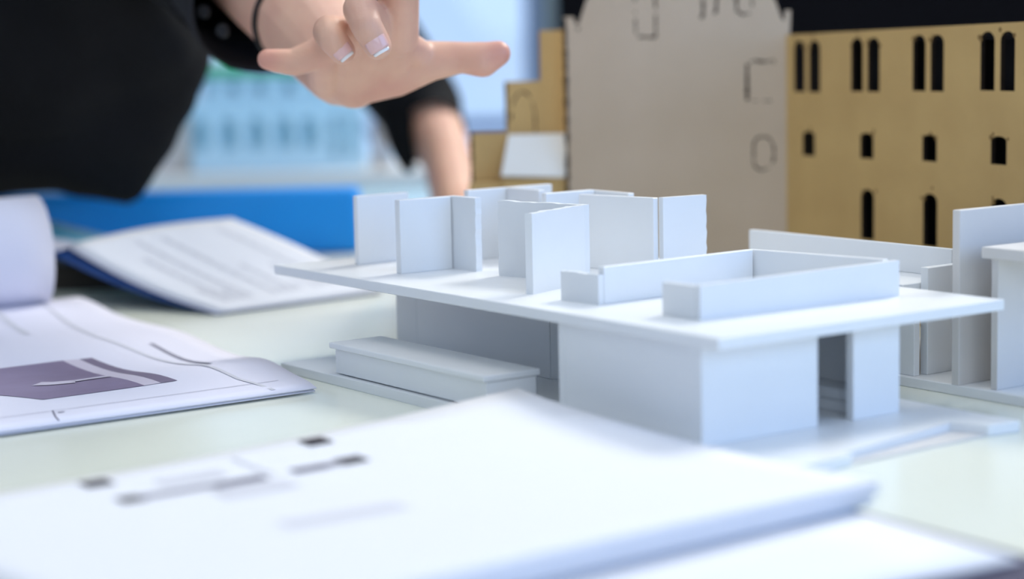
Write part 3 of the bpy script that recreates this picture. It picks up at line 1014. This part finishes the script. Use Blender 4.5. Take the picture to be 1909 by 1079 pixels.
for v_ in me.vertices:
    p_ = v_.co + po
    b_ = 0.0
    if p_.z > 0.12 and p_.y < 1.16:
        b_ = max(math.exp(-((p_ - c_).length / r_) ** 2) * (1.0 if k_ < 2 else 0.6) for k_, (c_, r_) in enumerate(spots))
    vals.append(b_)
at.data.foreach_set('value', vals)


# fingernails of the two curled fingers
def nail(center, axis, normal, w, l, th, material, name, flat=None):
    axis = axis.normalized()
    normal = (normal - axis * normal.dot(axis)).normalized()
    sd = axis.cross(normal)
    bm = bmesh.new()
    n, m_ = 8, 8
    g_ = []
    for i in range(n + 1):
        row = []
        for j in range(m_ + 1):
            a = (i / n - 0.5) * 2
            b = (j / m_ - 0.5) * 2
            taper = math.sqrt(max(0.03, 1.0 - 0.97 * max(0, -b) ** 3)) * (1.0 - 0.10 * max(0, b) ** 2)
            ang = a * 0.95
            p = center + sd * math.sin(ang) * w * taper + normal * (math.cos(ang) - 1) * w * 0.9 + axis * b * l + normal * (-0.10 * l * b * b)
            row.append(bm.verts.new(p - po))
        g_.append(row)
    for i in range(n):
        for j in range(m_):
            bm.faces.new((g_[i][j], g_[i + 1][j], g_[i + 1][j + 1], g_[i][j + 1]))
    o_ = from_bm(name, bm, material, bodyo, True)
    so = o_.modifiers.new('t', 'SOLIDIFY')
    so.thickness = 0.0006
    so.offset = 0
    return o_


toc = V((0, -1, 0.12))
for tip, dip, w in (('tm', 'dm', .0068), ('tr', 'dr', .0062)):
    ax = (J[tip] - J[dip])
    ax = V((ax.x, ax.y * 0.2, ax.z)).normalized()
    nn = (toc - ax * toc.dot(ax)).normalized()
    c = J[tip] + nn * (0.0082 if tip == 'tm' else 0.0075) - ax * 0.0026
    nail(c, ax, nn, w, 0.0052, .0005, 'nail', 'fingernail')
    nail(c + ax * 0.0060 - nn * 0.0009, ax, nn, w * 0.78, 0.0009, .0005, 'nail_tip', 'nail_tip')

# black cord round the wrist
ax = (J['fa2'] - J['fa1']).normalized()
cc = J['fa1'].lerp(J['fa2'], 0.98)
u1 = ax.orthogonal().normalized()
u2 = ax.cross(u1)
bm = bmesh.new()
ring = [cc + (u1 * math.cos(k * math.pi / 24) + u2 * math.sin(k * math.pi / 24)) * 0.0318 for k in range(49)]
tube_bm(bm, [p - po for p in ring], 0.0017, 8, False)
from_bm('wrist_cord', bm, 'cord', P, True)

# shirt: loose torso with its hanging front
ss = [(hip + V((0.03, 0, 0.02)), .150, V((-0.43, 1.55, 0.225)), .150), (V((-0.43, 1.55, 0.225)), .145, V((-0.36, 1.52, 0.20)), .115),
      (V((-0.36, 1.53, 0.20)), .11, rs_ + V((0.02, 0.02, 0)), .08), (V((-0.43, 1.56, 0.25)), .12, ls_, .075), (V((-0.43, 1.55, 0.25)), .12, neck + V((-0.02, 0, -0.02)), .075),
      (V((-0.40, 1.52, 0.130)), .070, V((-0.325, 1.52, 0.115)), .052), (V((-0.322, 1.52, 0.100)), .043, V((-0.291, 1.512, 0.0665)), .0175),
      (V((-0.33, 1.50, 0.20)), .075, V((-0.264, 1.50, 0.165)), .043), (V((-0.330, 1.52, 0.14)), .055, V((-0.273, 1.508, 0.140)), .040),
      (V((-0.320, 1.515, 0.125)), .052, V((-0.279, 1.510, 0.110)), .033), (V((-0.279, 1.510, 0.110)), .030, V((-0.289, 1.512, 0.0720)), .018),
      (V((-0.30, 1.46, 0.235)), .060, V((-0.262, 1.48, 0.175)), .036),
      (V((-0.42, 1.52, 0.13)), .072, V((-0.50, 1.53, 0.13)), .075),
      (chest, .138, rs_, .088), (chest, .138, ls_, .088), (rs_, .080, neck + V((-0.03, 0, -0.03)), .075), (ls_, .080, neck + V((-0.03, 0, -0.03)), .075),
      (rs_, .084, rs_.lerp(J['elbow'], 0.3), .070)]
shirt = link('shirt', rel(remesh_blob('shirt', ss, 0.0055, 8)), 'shirt', P, True)
dsp = shirt.modifiers.new('folds', 'DISPLACE')
tex = bpy.data.textures.new('folds', 'CLOUDS')
tex.noise_scale = 0.09
dsp.texture = tex
dsp.strength = 0.012


def sleeve(name, pts, radii, parent, material='shirt'):
    bm = bmesh.new()
    fine, rr = [], []
    for i in range(len(pts) - 1):
        for k in range(6):
            t = k / 6
            fine.append(pts[i].lerp(pts[i + 1], t))
            rr.append(radii[i] * (1 - t) + radii[i + 1] * t)
    fine.append(pts[-1])
    rr.append(radii[-1])
    for _ in range(2):
        fine = [fine[0]] + [(fine[i - 1] + fine[i] * 2 + fine[i + 1]) / 4 for i in range(1, len(fine) - 1)] + [fine[-1]]
    rings = tube_bm(bm, fine, rr, 28, False)
    for i, ring_ in enumerate(rings):
        c = sum((v.co for v in ring_), V()) / len(ring_)
        for k, v in enumerate(ring_):
            j = noise.noise(V((k * 0.35, i * 0.3, len(pts)))) * 0.07
            v.co = c + (v.co - c) * (1 + j)
    bm.transform(Matrix.Translation(-po))
    o_ = from_bm(name, bm, material, parent, True)
    so = o_.modifiers.new('t', 'SOLIDIFY')
    so.thickness = 0.002
    so.offset = 1
    return o_


dirf = (J['fa2'] - J['fa1']).normalized()
hang = V((-0.005, 0.0, -0.003))
sleeve('sleeve', [rs_ + V((-0.03, 0.03, 0.0)), J['elbow'] + V((-0.012, 0.01, -0.004)), J['fa1'] + hang + dirf * 0.000], [.080, .062, .0510], shirt)
sleeve('cuff', [J['fa1'] + hang - dirf * 0.012, J['fa1'] + hang * 1.2 + dirf * 0.050], [.0525, .0500], shirt, 'cuff')
fdir = (lm - le).normalized()
cut = V((-0.0558, 1.728, 0.0930))
sl = remesh_blob('sleeve', [(ls_, .072, V((-0.1150, 1.770, 0.1640)), .044), (V((-0.1150, 1.770, 0.1640)), .044, V((-0.0760, 1.757, 0.1120)), .037), (V((-0.0760, 1.757, 0.1120)), .034, le + fdir * 0.05, .0265),
                            (V((-0.0850, 1.750, 0.1050)), .028, V((-0.0885, 1.735, 0.082)), .016), (V((-0.0885, 1.735, 0.082)), .016, V((-0.0872, 1.722, 0.0655)), .008)], 0.003, 4)
bm = bmesh.new()
bm.from_mesh(sl)
low_ = [v_ for v_ in bm.verts if (v_.co - cut).dot(fdir) > 0 and v_.co.x > -0.0785]
bmesh.ops.bisect_plane(bm, geom=list({g_ for v_ in low_ for f_ in v_.link_faces for g_ in [f_, *f_.edges, *f_.verts]}), plane_co=cut, plane_no=fdir, clear_outer=True)
bm.to_mesh(sl)
bm.free()
link('sleeve', rel(sl), 'shirt', shirt, True)
for bpos in (V((-0.1855, 1.232, 0.1920)), V((-0.1715, 1.212, 0.1800))):
    bm = bmesh.new()
    bmesh.ops.create_cone(bm, cap_ends=True, segments=20, radius1=0.0043, radius2=0.0038, depth=0.0022)
    bmesh.ops.transform(bm, matrix=Matrix.Translation(bpos - po) @ (V((-0.35, -0.9, -0.1)).to_track_quat('Z', 'Y').to_matrix().to_4x4()), verts=bm.verts)
    from_bm('button', bm, 'button', shirt)
# trousers, shoes, hair, eyes (mostly out of the picture)
tr = [(hip + V((-0.02, 0, 0.0)), .152, hip + V((0.06, 0, 0.015)), .142)]
for yy, kx in ((-0.10, -0.82), (0.10, -0.84)):
    tr += [(hip + V((0, yy * 0.8, -0.02)), .118, V((kx, 1.62 + yy, -0.30)), .080), (V((kx, 1.62 + yy, -0.30)), .078, V((kx - 0.08, 1.62 + yy, -0.655)), .062)]
link('trousers', rel(remesh_blob('trousers', tr, 0.008, 4)), 'trousers', P, True)
for yy, kx in ((-0.10, -0.90), (0.10, -0.92)):
    link('shoe', rel(remesh_blob('shoe', [(V((kx - 0.02, 1.62 + yy, FZ + 0.046)), .045, V((kx + 0.13, 1.62 + yy * 1.15, FZ + 0.036)), .035)], 0.006, 3)), 'shoe', P, True)
hr = [(head - hd * 0.022 + upv * 0.022, .090, head - hd * 0.030 - upv * 0.01, .085), (head - hd * 0.075 + upv * 0.0, .045, head - hd * 0.11 - upv * 0.02, .034)]
link('hair', rel(remesh_blob('hair', hr, 0.006, 3)), 'hair', P, True)
for s_ in (1, -1):
    bm = bmesh.new()
    bmesh.ops.create_uvsphere(bm, u_segments=14, v_segments=10, radius=0.012, matrix=Matrix.Translation(head + hd * 0.0745 + side * 0.032 * s_ + upv * 0.006 - po))
    from_bm('eye', bm, 'eye', bodyo, True)
